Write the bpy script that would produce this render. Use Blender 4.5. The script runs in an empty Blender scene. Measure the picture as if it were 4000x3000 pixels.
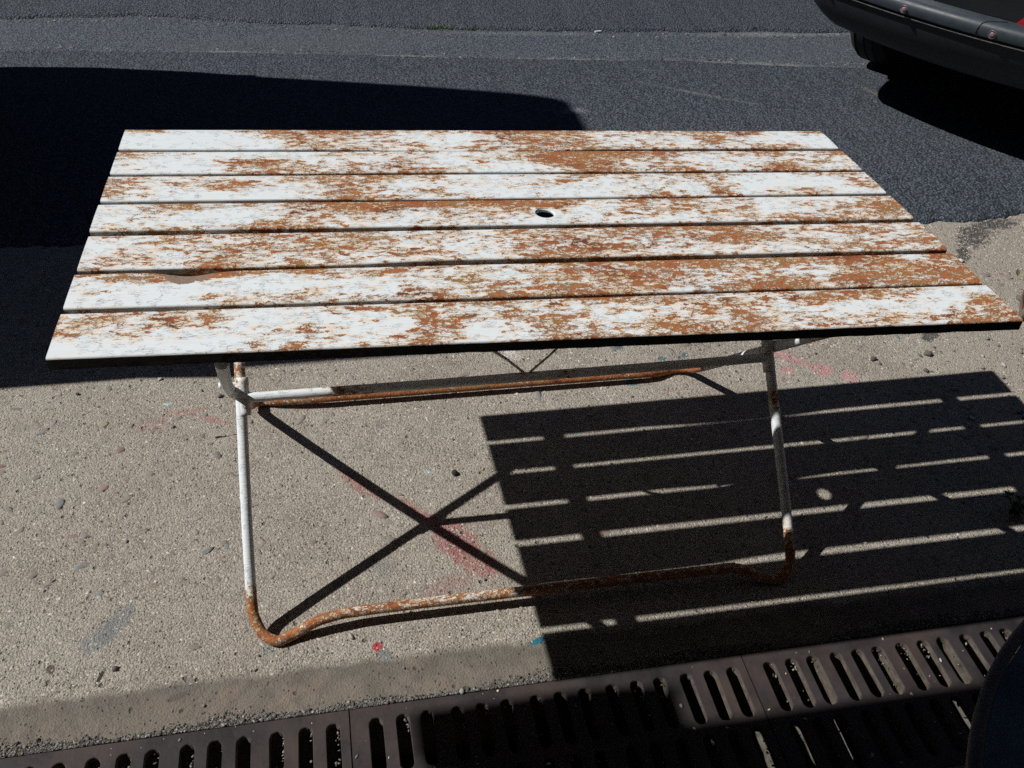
import bpy, bmesh, math, random
import numpy as np
from mathutils import Vector, Matrix, Quaternion, noise as mnoise

R = math.radians
rng = np.random.default_rng(7)
random.seed(7)
scene = bpy.context.scene
COL = scene.collection

# ------------------------------------------------------------------ camera, sky, sun, exposure
def camera_matrix(yaw, pitch, roll, loc):
    cy, sy, cp, sp = math.cos(yaw), math.sin(yaw), math.cos(pitch), math.sin(pitch)
    fw = Vector((-sy*cp, cy*cp, sp)); r = Vector((cy, sy, 0)); u = r.cross(fw)
    cr, sr = math.cos(roll), math.sin(roll)
    r2 = cr*r + sr*u; u2 = -sr*r + cr*u
    m = Matrix((r2, u2, -fw)).transposed().to_4x4()
    m.translation = Vector(loc)
    return m
cam_d = bpy.data.cameras.new('camera')
cam = bpy.data.objects.new('camera', cam_d); COL.objects.link(cam)
cam.matrix_world = camera_matrix(-0.2092511, -0.6902444, 0.0532296, (0.371983, -1.012322, 1.481023))
cam_d.sensor_width = 36.0; cam_d.lens = 33.786
cam_d.clip_start = 0.02; cam_d.clip_end = 600
scene.camera = cam

SUN = Vector((0.948067, -0.1056896, -1.0)).normalized()       # the way the light travels
SUN_EL = math.asin(-SUN.z)
SUN_AZ = math.atan2(-SUN.x, -SUN.y) % (2*math.pi)
world = bpy.data.worlds.new('World'); scene.world = world; world.use_nodes = True
wn = world.node_tree.nodes; wl = world.node_tree.links
sky = wn.new('ShaderNodeTexSky'); sky.sky_type = 'NISHITA'; sky.sun_disc = False
sky.sun_elevation = SUN_EL; sky.sun_rotation = SUN_AZ
sky.altitude = 800; sky.air_density = 0.6; sky.dust_density = 0.0; sky.ozone_density = 2.0
bg = wn['Background']; bg.inputs['Strength'].default_value = 0.05
wl.new(sky.outputs['Color'], bg.inputs['Color'])
sd = bpy.data.lights.new('sun', 'SUN'); sd.energy = 5.0; sd.angle = R(0.53); sd.color = (1.0, 0.965, 0.92)
so = bpy.data.objects.new('sun', sd); COL.objects.link(so)
so.rotation_euler = SUN.to_track_quat('-Z', 'Y').to_euler(); so.location = (-6, 1, 6)
vs = scene.view_settings
vs.view_transform = 'Standard'; vs.look = 'None'; vs.exposure = -0.12; vs.gamma = 1.0; vs.use_curve_mapping = False
scene.cycles.max_bounces = 6; scene.cycles.use_denoising = False

# ------------------------------------------------------------------ object helpers
def tag(o, label=None, cat=None, group=None, kind=None):
    if label: o['label'] = label
    if cat: o['category'] = cat
    if group: o['group'] = group
    if kind: o['kind'] = kind
    return o
def thing(name, label, cat, loc=(0, 0, 0), rotz=0.0, group=None):
    o = bpy.data.objects.new(name, None); COL.objects.link(o)
    o.location = loc; o.rotation_euler = (0, 0, rotz); o.empty_display_size = 0.1
    return tag(o, label, cat, group)
def link(name, me, mats, parent=None, smooth=False, angle=None):
    o = bpy.data.objects.new(name, me); COL.objects.link(o)
    if not isinstance(mats, (list, tuple)): mats = [mats]
    if len(me.materials) == 0:
        for m in mats: me.materials.append(m)
    if smooth: me.polygons.foreach_set('use_smooth', [True]*len(me.polygons))
    if angle is not None:
        me.polygons.foreach_set('use_smooth', [True]*len(me.polygons))
        try: me.set_sharp_from_angle(angle=R(angle))
        except Exception: pass
    if parent: o.parent = parent
    return o
class MB:
    def __init__(s): s.v = []; s.f = []
    def add(s, vs, fs):
        n = len(s.v); s.v += [tuple(p) for p in vs]; s.f += [tuple(i+n for i in f) for f in fs]; return s
    def box(s, x0, x1, y0, y1, z0, z1, top=None):
        a, b = (x0, x1), (y0, y1)
        vs = [(x0, y0, z0), (x1, y0, z0), (x1, y1, z0), (x0, y1, z0), (x0, y0, z1), (x1, y0, z1), (x1, y1, z1), (x0, y1, z1)]
        return s.add(vs, [(0, 3, 2, 1), (4, 5, 6, 7), (0, 1, 5, 4), (1, 2, 6, 5), (2, 3, 7, 6), (3, 0, 4, 7)])
    def quad(s, *p): return s.add(p, [tuple(range(len(p)))])
    def tube(s, pts, r, n=14, caps=True, rfun=None):
        pts = [Vector(p) for p in pts]; rings = []
        t0 = (pts[1]-pts[0]).normalized()
        up = Vector((0, 0, 1)) if abs(t0.z) < 0.9 else Vector((0, 1, 0))
        nrm = (up - t0*up.dot(t0)).normalized()
        for i, p in enumerate(pts):
            t = (pts[min(i+1, len(pts)-1)] - pts[max(i-1, 0)]).normalized()
            nrm = (nrm - t*nrm.dot(t)).normalized(); b = t.cross(nrm)
            rr = rfun(i/(len(pts)-1.0))*r if rfun else r
            rings.append([p + (nrm*math.cos(a) + b*math.sin(a))*rr for a in [2*math.pi*k/n for k in range(n)]])
        vs = [q for ring in rings for q in ring]
        fs = [(i*n+k, i*n+(k+1) % n, (i+1)*n+(k+1) % n, (i+1)*n+k) for i in range(len(pts)-1) for k in range(n)]
        if caps: fs += [tuple(reversed(range(n))), tuple((len(pts)-1)*n+k for k in range(n))]
        return s.add(vs, fs)
    def lathe(s, prof, n=48, center=(0, 0, 0), axis='z'):
        c = Vector(center); vs = []
        for (r, h) in prof:
            for k in range(n):
                a = 2*math.pi*k/n
                p = Vector((r*math.cos(a), r*math.sin(a), h))
                if axis == 'y': p = Vector((p.x, p.z, p.y))
                if axis == 'x': p = Vector((p.z, p.x, p.y))
                vs.append(c+p)
        m = len(prof)
        fs = [(i*n+k, i*n+(k+1) % n, (i+1)*n+(k+1) % n, (i+1)*n+k) for i in range(m-1) for k in range(n)]
        return s.add(vs, fs)
    def mesh(s, name):
        me = bpy.data.meshes.new(name); me.from_pydata(s.v, [], s.f); me.update()
        bm = bmesh.new(); bm.from_mesh(me); bmesh.ops.recalc_face_normals(bm, faces=bm.faces); bm.to_mesh(me); bm.free()
        return me
    def obj(s, name, mats, parent=None, **k): return link(name, s.mesh(name), mats, parent, **k)
def fillet(pts, rad, n=7):
    """polyline with rounded corners"""
    pts = [Vector(p) for p in pts]; out = [pts[0]]
    for i in range(1, len(pts)-1):
        a, b, c = pts[i-1], pts[i], pts[i+1]
        r = rad[i-1] if isinstance(rad, (list, tuple)) else rad
        p, q = b+(a-b).normalized()*r, b+(c-b).normalized()*r
        out += [(1-t)**2*p + 2*t*(1-t)*b + t*t*q for t in [k/n for k in range(n+1)]]
    out.append(pts[-1]); return out
def densify(pts, step):
    out = [Vector(pts[0])]
    for a, b in zip(pts[:-1], pts[1:]):
        a, b = Vector(a), Vector(b); n = max(1, int((b-a).length/step))
        out += [a+(b-a)*(k/n) for k in range(1, n+1)]
    return out
def set_attr(me, name, vals):
    at = me.attributes.get(name) or me.attributes.new(name, 'FLOAT', 'POINT')
    at.data.foreach_set('value', np.asarray(vals, dtype=np.float32))
def scatter(name, pos, size, colr, mat, parent=None, flat=0.6, elong=1.4, ico=0, seed=1):
    """many small stones as one mesh: pos (n,3), size (n,), colr (n,3)"""
    g = np.random.default_rng(seed); n = len(pos)
    bm = bmesh.new()
    if ico: bmesh.ops.create_icosphere(bm, subdivisions=ico, radius=1.0)
    else:
        for p in ((1, 0, 0), (0, 1, 0), (-1, 0, 0), (0, -1, 0), (0, 0, 1)): bm.verts.new(p)
        bm.verts.ensure_lookup_table()
        for k in range(4): bm.faces.new([bm.verts[k], bm.verts[(k+1) % 4], bm.verts[4]])
    bm.verts.index_update()
    bv = np.array([v.co[:] for v in bm.verts]); bf = np.array([[v.index for v in f.verts] for f in bm.faces]); bm.free()
    V = np.repeat(bv[None], n, 0)
    V *= 1 + g.uniform(-.22, .22, (n, len(bv), 1))
    sx = g.uniform(1, elong, n); sy = 1/np.sqrt(sx)
    V[:, :, 0] *= sx[:, None]; V[:, :, 1] *= sy[:, None]; V[:, :, 2] *= (flat*g.uniform(.7, 1.3, n))[:, None]
    a = g.uniform(0, 2*np.pi, n); tl = g.uniform(-.35, .35, n)
    z2 = V[:, :, 2]*np.cos(tl)[:, None] + V[:, :, 0]*np.sin(tl)[:, None]*flat
    x = V[:, :, 0]*np.cos(a)[:, None] - V[:, :, 1]*np.sin(a)[:, None]
    y = V[:, :, 0]*np.sin(a)[:, None] + V[:, :, 1]*np.cos(a)[:, None]
    V = np.stack([x, y, z2], 2)*size[:, None, None] + pos[:, None, :]
    F = (bf[None] + (np.arange(n)*len(bv))[:, None, None]).reshape(-1, 3)
    me = bpy.data.meshes.new(name); V = V.reshape(-1, 3)
    me.vertices.add(len(V)); me.vertices.foreach_set('co', V.astype(np.float32).ravel())
    me.loops.add(F.size); me.loops.foreach_set('vertex_index', F.astype(np.int32).ravel())
    me.polygons.add(len(F)); me.polygons.foreach_set('loop_start', np.arange(0, F.size, 3, dtype=np.int32))
    me.update(calc_edges=True)
    at = me.color_attributes.new('stone_colour', 'FLOAT_COLOR', 'POINT')
    c = np.concatenate([np.repeat(colr, len(bv), 0), np.ones((n*len(bv), 1))], 1)
    at.data.foreach_set('color', c.astype(np.float32).ravel())
    return link(name, me, mat, parent, smooth=bool(ico))

# ------------------------------------------------------------------ material helpers
class Mat:
    def __init__(s, name, rough=0.6, spec=0.3):
        s.m = bpy.data.materials.new(name); s.m.use_nodes = True
        s.n = s.m.node_tree.nodes; s.l = s.m.node_tree.links
        s.b = s.n['Principled BSDF']; s.b.inputs['Roughness'].default_value = rough
        s.b.inputs['Specular IOR Level'].default_value = spec
        s.tc = None
    def put(s, sock, v):
        if hasattr(v, 'is_output') or isinstance(v, bpy.types.NodeSocket): s.l.new(v, sock)
        elif v is not None:
            if hasattr(sock.default_value, '__len__') and not hasattr(v, '__len__'): v = [v]*len(sock.default_value)
            if hasattr(sock.default_value, '__len__') and len(v) == 3 and len(sock.default_value) == 4: v = (*v, 1)
            sock.default_value = v
    def coord(s):
        if not s.tc: s.tc = s.n.new('ShaderNodeTexCoord')
        return s.tc.outputs['Object']
    def scale(s, v, sc):
        x = s.n.new('ShaderNodeMapping'); s.put(x.inputs['Vector'], v); x.inputs['Scale'].default_value = sc; return x.outputs[0]
    def noise(s, v, scale, detail=4, rough=.55, dist=0.0, out=0):
        x = s.n.new('ShaderNodeTexNoise'); s.put(x.inputs['Vector'], v); x.inputs['Scale'].default_value = scale
        x.inputs['Detail'].default_value = detail; x.inputs['Roughness'].default_value = rough; x.inputs['Distortion'].default_value = dist
        return x.outputs[out]
    def voro(s, v, scale, feature='F1', rand=1.0, out='Distance'):
        x = s.n.new('ShaderNodeTexVoronoi'); x.feature = feature; s.put(x.inputs['Vector'], v)
        x.inputs['Scale'].default_value = scale; x.inputs['Randomness'].default_value = rand; return x.outputs[out]
    def math(s, op, a, b=None, c=None, clamp=False):
        x = s.n.new('ShaderNodeMath'); x.operation = op; x.use_clamp = clamp
        for k, v in enumerate((a, b, c)):
            if v is not None: s.put(x.inputs[k], v)
        return x.outputs[0]
    def vadd(s, a, b, op='ADD'):
        x = s.n.new('ShaderNodeVectorMath'); x.operation = op; s.put(x.inputs[0], a); s.put(x.inputs[1], b); return x.outputs[0]
    def vscale(s, a, k):
        x = s.n.new('ShaderNodeVectorMath'); x.operation = 'SCALE'; s.put(x.inputs[0], a); s.put(x.inputs['Scale'], k); return x.outputs[0]
    def map(s, v, a, b, c=0.0, d=1.0, smooth=False):
        x = s.n.new('ShaderNodeMapRange'); x.interpolation_type = 'SMOOTHSTEP' if smooth else 'LINEAR'
        for k, q in enumerate((v, a, b, c, d)): s.put(x.inputs[k], q)
        return x.outputs[0]
    def mix(s, f, a, b, mode='MIX'):
        x = s.n.new('ShaderNodeMix'); x.data_type = 'RGBA'; x.blend_type = mode
        s.put(x.inputs['Factor'], f); s.put(x.inputs['A'], a) if False else None
        ia = [i for i in x.inputs if i.name == 'A' and i.type == 'RGBA'][0]; ib = [i for i in x.inputs if i.name == 'B' and i.type == 'RGBA'][0]
        s.put(ia, a); s.put(ib, b)
        return [o for o in x.outputs if o.type == 'RGBA'][0]
    def ramp(s, f, stops):
        x = s.n.new('ShaderNodeValToRGB'); s.put(x.inputs[0], f); e = x.color_ramp.elements
        while len(e) < len(stops): e.new(0.5)
        for k, (p, c) in enumerate(stops): e[k].position = p; e[k].color = (*c, 1)
        return x.outputs[0]
    def attr(s, name, out='Fac'):
        x = s.n.new('ShaderNodeAttribute'); x.attribute_name = name; return x.outputs[out]
    def sep(s, v):
        x = s.n.new('ShaderNodeSeparateXYZ'); s.put(x.inputs[0], v); return x.outputs
    def comb(s, x_, y_, z_):
        x = s.n.new('ShaderNodeCombineXYZ')
        for k, v in enumerate((x_, y_, z_)): s.put(x.inputs[k], v)
        return x.outputs[0]
    def bump(s, h, dist=0.001, strength=1.0, normal=None):
        x = s.n.new('ShaderNodeBump'); s.put(x.inputs['Height'], h); x.inputs['Distance'].default_value = dist
        x.inputs['Strength'].default_value = strength
        if normal is not None: s.l.new(normal, x.inputs['Normal'])
        return x.outputs[0]
    def done(s, col=None, rough=None, normal=None, metal=None):
        if col is not None: s.put(s.b.inputs['Base Color'], col)
        if rough is not None: s.put(s.b.inputs['Roughness'], rough)
        if normal is not None: s.l.new(normal, s.b.inputs['Normal'])
        if metal is not None: s.put(s.b.inputs['Metallic'], metal)
        return s.m

def peeling_paint(name, cell=88.0, ratio=1.75, big=9.0, rs=11.0):
    """white paint flaking off rusty steel; the point attribute 'wear' says how much has gone, 'bare' where the metal is rubbed bare"""
    m = Mat(name, spec=0.35); P = m.coord()
    wear, bare = m.attr('wear'), m.attr('bare')
    warp = m.vscale(m.vadd(m.noise(P, 120, 3, .5, out=1), (.5, .5, .5), 'SUBTRACT'), .0085)
    Q = m.scale(m.vadd(P, warp), (1, ratio, ratio))
    n1 = m.noise(m.scale(P, (1, 2.4, 2.4)), big*1.5, 4, .55)
    n2 = m.noise(m.scale(P, (1, 2.2, 2.2)), big*5.6, 3, .55)
    base = m.math('ADD', m.math('MULTIPLY_ADD', wear, 1.0, -.165), m.math('ADD', m.math('MULTIPLY', m.math('SUBTRACT', n1, .5), .85), m.math('MULTIPLY', m.math('SUBTRACT', n2, .5), 1.0)))
    c1 = m.voro(Q, cell, out='Color'); r1 = m.sep(c1)[0]
    c2 = m.voro(Q, cell*2.3, out='Color'); r2 = m.sep(c2)[1]
    v = m.math('ADD', base, m.math('ADD', m.math('MULTIPLY', m.math('SUBTRACT', r1, .5), .54), m.math('MULTIPLY', m.math('SUBTRACT', r2, .5), .16)))
    rust = m.map(v, .60, .62)
    e1 = m.voro(Q, cell, 'DISTANCE_TO_EDGE'); e2 = m.voro(Q, cell*2.3, 'DISTANCE_TO_EDGE')
    crn = m.noise(P, 40, 2)
    w1 = m.map(m.math('ADD', base, m.math('MULTIPLY', m.math('SUBTRACT', crn, .5), .5)), .27, .60, -.02, .115)
    crack = m.math('MULTIPLY', m.map(m.math('SUBTRACT', e1, w1), 0.0, -.03), .9)
    w2 = m.map(base, .30, .58, -.012, .09)
    crack = m.math('MAXIMUM', crack, m.math('MULTIPLY', m.map(m.math('SUBTRACT', e2, w2), 0.0, -.02), .7))
    # short dark splits lying along the length, scattered over sound paint too
    S = m.scale(m.vadd(P, warp), (1, 7, 7))
    sp = m.voro(S, 36, 'DISTANCE_TO_EDGE'); spc = m.voro(S, 36, out='Color')
    gate = m.map(m.math('ADD', m.sep(m.noise(P, 60, 2, out=1))[0], m.math('MULTIPLY', wear, .25)), .585, .66)
    split = m.math('MULTIPLY', m.math('MULTIPLY', m.map(sp, .026, .010), gate), .45)
    bare_n = m.map(m.math('ADD', bare, m.math('MULTIPLY', m.math('SUBTRACT', m.noise(P, 75, 5, .65), .5), 1.3)), .5, .53)
    gone = m.math('MAXIMUM', rust, bare_n)
    halo = m.map(m.math('ADD', base, m.math('MULTIPLY', m.math('SUBTRACT', r1, .5), .16)), .16, .56, smooth=True)
    stain = m.noise(m.scale(P, (1, 1.5, 1.5)), 14, 5, .6)
    halo = m.math('MULTIPLY', halo, m.map(stain, .25, .55, .45, 1.0))
    dirt = m.noise(m.scale(P, (3, 40, 40)), 6, 5, .6)
    white = m.mix(m.map(dirt, .4, .8, 0, .35), (.77, .835, .875), (.62, .66, .66))
    white = m.mix(m.map(m.noise(m.scale(P, (1, 2, 2)), 17, 5, .65), .5, .72, 0, .35), white, (.80, .73, .62))
    cream = m.ramp(m.noise(P, 22, 3), [(.3, (.86, .70, .49)), (.5, (.85, .57, .32)), (.7, (.78, .58, .31))])
    paint = m.mix(m.math('MULTIPLY', halo, .96), white, cream)
    rn = m.noise(m.scale(P, (1, 1.6, 1.6)), rs, 6, .62); rf = m.noise(P, 190, 4, .65)
    rcol = m.ramp(rn, [(.30, (.13, .04, .027)), (.38, (.27, .088, .038)), (.46, (.40, .135, .050)), (.56, (.43, .175, .064)), (.68, (.33, .20, .07))])
    rcol = m.mix(m.map(rf, .38, .66, .0, .8), rcol, m.mix(.5, rcol, (.07, .022, .012)), 'MIX')
    lichen = m.map(m.noise(P, 7.5, 4), .62, .72, 0, .45)
    rcol = m.mix(lichen, rcol, (.27, .21, .075))
    rcol = m.mix(bare_n, rcol, m.mix(m.map(rf, .3, .7), (.20, .145, .11), (.30, .22, .165)))
    col = m.mix(m.math('MULTIPLY', m.math('MAXIMUM', crack, split), .95), paint, m.mix(m.map(rf, .35, .65), (.13, .048, .02), m.mix(.75, (.16, .06, .025), rcol)))
    col = m.mix(gone, col, rcol)
    flange_dark = m.attr('flange_dark')  # darkens flanges: front slat near-black, others with gap shade painted in
    flange_col = m.mix(m.map(m.math('ADD', rf, m.math('MULTIPLY', r2, .25)), .45, .85, 0, .5), (.026, .029, .037), (.08, .05, .036))
    col = m.mix(m.map(m.math('ADD', flange_dark, m.math('MULTIPLY', m.math('SUBTRACT', n2, .5), .8)), .42, .58), col, flange_col)
    lift = m.math('MULTIPLY', m.map(e1, 0, .25), m.map(base, .35, .6, 0, .6))      # flakes curl up at their rims
    h = m.math('MULTIPLY', m.math('SUBTRACT', 1.0, m.math('MAXIMUM', gone, m.math('MAXIMUM', crack, split))), 1.0)
    h = m.math('SUBTRACT', h, m.math('MULTIPLY', lift, .5))
    h = m.math('ADD', h, m.math('MULTIPLY', m.math('MULTIPLY', rf, gone), .7))
    h = m.math('ADD', h, m.math('MULTIPLY', m.noise(m.scale(P, (2, 45, 45)), 8, 3), .35))
    return m.done(col, m.mix(gone, (.5, .5, .5), (.92, .92, .92)), m.bump(h, .0016, .9))

def simple(name, col, rough=.6, metal=0.0, spec=.3, vary=.25, sc=30, bumpd=0.0004, dirt=None):
    m = Mat(name, rough, spec); P = m.coord()
    n = m.noise(P, sc, 6, .6)
    c = m.mix(m.map(n, .3, .7), tuple(x*(1-vary) for x in col), tuple(min(1, x*(1+vary)) for x in col))
    if dirt: c = m.mix(m.map(m.noise(P, sc*.3, 6, .65), .5, .68, 0, .8), c, dirt)
    return m.done(c, m.map(n, .2, .8, max(0.03, rough-.12), min(1, rough+.12)), m.bump(m.noise(P, sc*6, 3), bumpd, .6), metal)

def stone_mat(name, rough=.85):
    m = Mat(name, rough, .3); P = m.coord()
    c = m.attr('stone_colour', 'Color')
    c = m.mix(m.map(m.noise(P, 420, 3), .3, .7, 0, .5), c, m.mix(.5, c, (.05, .045, .04)))
    return m.done(c, None, m.bump(m.noise(P, 500, 3), .0005, .6))

M_PAINT = peeling_paint('peeling_white_paint')
M_TUBE = peeling_paint('peeling_tube_paint', cell=130, ratio=1.0, big=16, rs=42)
M_STONE = stone_mat('stone')

def blob(m, P, cx, cy, rx, ry, rot=0.0, rag=.5, nsc=40):
    x, y, z = m.sep(P)
    dx, dy = m.math('SUBTRACT', x, cx), m.math('SUBTRACT', y, cy)
    c, s_ = math.cos(rot), math.sin(rot)
    u = m.math('ADD', m.math('MULTIPLY', dx, c/rx), m.math('MULTIPLY', dy, s_/rx))
    v = m.math('ADD', m.math('MULTIPLY', dx, -s_/ry), m.math('MULTIPLY', dy, c/ry))
    d = m.math('SQRT', m.math('ADD', m.math('MULTIPLY', u, u), m.math('MULTIPLY', v, v)))
    return m.math('ADD', d, m.math('MULTIPLY', m.math('SUBTRACT', m.noise(P, nsc, 5, .65), .5), rag*2))

def concrete():
    m = Mat('weathered_concrete', .9, .2); P = m.coord(); x, y, z = m.sep(P)
    big = m.noise(P, 2.2, 5, .6); med = m.noise(P, 24, 5, .65); fine = m.noise(P, 300, 4, .7)
    c = m.mix(m.map(big, .35, .65), (.385, .350, .300), (.388, .368, .302))
    c = m.mix(m.map(med, .42, .66, 0, .75), c, (.255, .234, .203))
    patch = m.noise(P, 4.5, 6, .65)
    c = m.mix(m.map(patch, .5, .62, 0, .7), c, (.43, .402, .36))
    c = m.mix(m.map(patch, .48, .36, 0, .7), c, (.275, .245, .205))
    g = m.voro(P, 290, out='Color'); gr = m.sep(g)
    c = m.mix(m.map(gr[0], 0, 1, 0, .75), c, m.mix(gr[1], (.15, .13, .11), (.56, .51, .44)))
    c = m.mix(m.map(fine, .5, .75, 0, .6), c, (.62, .57, .50))
    c = m.mix(m.map(fine, .46, .3, 0, .8), c, (.09, .075, .062))
    # smoother mortar band beside the drain
    edge = m.math('ADD', y, m.math('MULTIPLY', m.math('SUBTRACT', m.noise(P, 9, 5, .6), .5), .045))
    band = m.map(edge, .020, .004)
    bm_ = m.mix(m.map(m.noise(P, 20, 5), .35, .65), (.140, .129, .114), (.205, .184, .158))
    bm_ = m.mix(m.map(edge, -.012, -.05, 0, .7), bm_, (.215, .188, .155))
    bm_ = m.mix(m.map(fine, .52, .3, 0, .6), bm_, (.08, .07, .06))
    bm_ = m.mix(m.map(med, .45, .62, 0, .6), bm_, (.12, .108, .095))
    bm_ = m.mix(m.map(m.noise(P, 13, 5, .7), .52, .66, 0, .6), bm_, (.25, .195, .155))
    c = m.mix(band, c, bm_)
    # brushed finish of the next bay, right of the joint
    bay = m.map(m.math('ADD', x, m.math('MULTIPLY', y, -.16)), 1.715, 1.725)
    br = m.noise(m.scale(P, (60, 4, 1)), 6, 4)
    c = m.mix(m.math('MULTIPLY', bay, m.map(br, .35, .65, .15, .55)), c, (.36, .32, .27))
    # paint spilt long ago, plus small crevices whose dark is put into the colour
    spots = [(-.104, .047, .004, .020, -.3, (.045, .038, .03), .95), (-.10, .03, .006, .006, 0, (.05, .04, .03), .9), (.03, -.012, .02, .008, .4, (.10, .09, .08), .6), (-.19, .075, .008, .012, .2, (.09, .065, .05), .8), (.06, .045, .010, .008, .3, (.4, .4, .38), .7),
             (.36, .455, .075, .018, -.9, (.36, .15, .14), .7), (.50, .33, .10, .016, -.9, (.38, .15, .14), .75), (.545, .27, .07, .045, -1.0, (.37, .13, .13), .8), (.575, .22, .075, .04, -.9, (.36, .14, .13), .8),
             (.52, .16, .06, .025, .3, (.34, .17, .16), .45), (-.02, .735, .07, .012, .1, (.40, .18, .16), .55), (.05, .70, .05, .012, -.5, (.42, .19, .17), .6), (-.09, .70, .05, .03, 0, (.35, .19, .17), .35),
             (1.46, .765, .07, .022, -.8, (.55, .24, .25), .6), (1.53, .70, .03, .03, -.9, (.6, .24, .27), .65), (1.59, .665, .025, .03, -.6, (.62, .26, .28), .6), (1.56, .82, .03, .02, 0, (.5, .25, .25), .4), (1.44, .71, .02, .02, 0, (.58, .26, .27), .5),
             (1.039, .716, .022, .020, 0, (.05, .15, .17), .95), (1.139, .793, .012, .012, 0, (.07, .16, .18), .8), (1.20, .80, .014, .01, .4, (.06, .15, .18), .8), (.664, .009, .017, .007, .3, (.03, .17, .24), 1.0), (1.04, .85, .015, .008, 0, (.07, .14, .17), .8),
             (.373, .039, .011, .011, 0, (.50, .06, .08), 1.0), (.386, .022, .012, .017, .4, (.20, .22, .21), .9), (-.117, .13, .05, .024, .9, (.20, .225, .235), .75), (-.09, .16, .02, .05, -.5, (.2, .22, .23), .6),
             (.762, .85, .03, .022, 0, (.62, .60, .58), .75), (.76, .875, .02, .02, 0, (.66, .64, .62), .8), (-.06, .77, .010, .006, 0, (.45, .66, .66), 1.0), (.205, .72, .008, .006, .2, (.12, .3, .28), .9), (.51, .47, .01, .006, 0, (.35, .5, .48), .9), (.18, .06, .02, .018, 0, (.3, .32, .3), .6),
             (.27, .62, .008, .004, 0, (.35, .55, .52), .9), (.40, .22, .03, .03, 0, (.22, .24, .235), .4), (.86, .55, .008, .006, 0, (.2, .3, .3), .8), (1.42, .235, .035, .006, .05, (.38, .46, .52), .7)]
    grain_mask = m.map(m.math('ADD', gr[2], m.math('MULTIPLY', m.noise(P, 90, 4, .6), 1.2)), .55, 1.0)
    for cx, cy, rx, ry, ro, colr, st in spots:
        d = blob(m, P, cx, cy, rx, ry, ro, .55 if rx > .02 else .25, 45)
        c = m.mix(m.math('MULTIPLY', m.map(d, 1.05, .65, 0, st), grain_mask) if rx > .02 else m.map(d, 1.0, .8, 0, st), c, colr)
    # tar bits in the joint and spilt at the edge of the asphalt
    jx = m.math('SUBTRACT', m.math('ADD', x, m.math('MULTIPLY', m.math('SUBTRACT', m.noise(P, 11, 4), .5), .05)), m.math('ADD', 1.715, m.math('MULTIPLY', y, .205)))
    tar = m.map(m.math('ADD', m.math('ABSOLUTE', jx), m.math('MULTIPLY', m.math('SUBTRACT', m.noise(P, 30, 5, .65), .40), .17)), .0065, .003)
    tar = m.math('MULTIPLY', tar, m.map(y, .45, .55))
    for cx, cy, rx, ry, ro in [(1.885, .80, .035, .022, .5), (2.30, 1.28, .13, .05, .7), (2.2, 1.18, .03, .05, -.6), (2.40, 1.33, .1, .04, .2)]:
        tar = m.math('MAXIMUM', tar, m.map(m.math('ADD', blob(m, P, cx, cy, rx, ry, ro, 1.1, 24), m.math('MULTIPLY', gr[2], .35)), 1.05, .9))
    c = m.mix(m.math('MULTIPLY', tar, .9), c, m.mix(m.map(fine, .4, .7), (.035, .036, .037), (.13, .128, .12)))
    h = m.math('ADD', m.math('MULTIPLY', m.voro(P, 290), -.5), m.math('MULTIPLY', m.noise(P, 210, 5, .65), 1.0))
    h = m.math('ADD', h, m.math('MULTIPLY', m.noise(P, 40, 3), .8))
    pit = m.voro(P, 48); pc = m.sep(m.voro(P, 48, out='Color'))[0]
    hole = m.math('MULTIPLY', m.map(pit, .24, .12), m.map(pc, .80, .84))
    pit2 = m.voro(P, 115); pc2 = m.sep(m.voro(P, 115, out='Color'))[0]
    hole2 = m.math('MULTIPLY', m.map(pit2, .26, .14), m.map(pc2, .6, .63))
    h = m.math('SUBTRACT', h, m.math('ADD', m.math('MULTIPLY', hole, 1.0), m.math('MULTIPLY', hole2, .8)))
    c = m.mix(m.math('MULTIPLY', m.math('MAXIMUM', hole, hole2), .6), c, (.05, .042, .035))  # pit shade put into the colour as well as the bump
    h = m.math('MULTIPLY', h, m.map(band, 0, 1, 1.0, .42))
    return m.done(c, None, m.bump(h, .0052, .9))

def asphalt(name, dark, light, sc=115, worn=.4, bd=.006, marks=()):
    m = Mat(name, .82, .35); P = m.coord()
    g = m.sep(m.voro(P, sc, out='Color')); d = m.voro(P, sc)
    c = m.mix(m.map(g[0], 0, 1), dark, light)
    c = m.mix(m.map(g[1], .93, .95, 0, .5), c, (.17, .175, .18))
    c = m.mix(m.map(d, .35, .6, 0, .75), c, (.010, .011, .012))
    big = m.noise(m.scale(P, (.6, 1.6, 1)), 1.6, 6, .62)
    c = m.mix(m.map(big, .42, .7, 0, worn), c, (.095, .10, .105))
    c = m.mix(m.map(m.noise(P, 5, 6, .7), .56, .75, 0, worn), c, (.125, .12, .112))
    for cx, cy, rx, ry, ro, colr, st in marks:
        c = m.mix(m.map(m.math('ADD', blob(m, P, cx, cy, rx, ry, ro, 1.1, 16), m.math('MULTIPLY', g[0], .6)), 1.4, .6, 0, st*.8), c, colr)
    h = m.math('ADD', m.math('MULTIPLY', d, -1.0), m.math('MULTIPLY', m.noise(P, 60, 4), .9))
    h = m.math('ADD', h, m.math('MULTIPLY', m.noise(P, 300, 3), .25))
    return m.done(c, m.map(g[2], 0, 1, .55, .92), m.bump(h, bd, .9))

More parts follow.
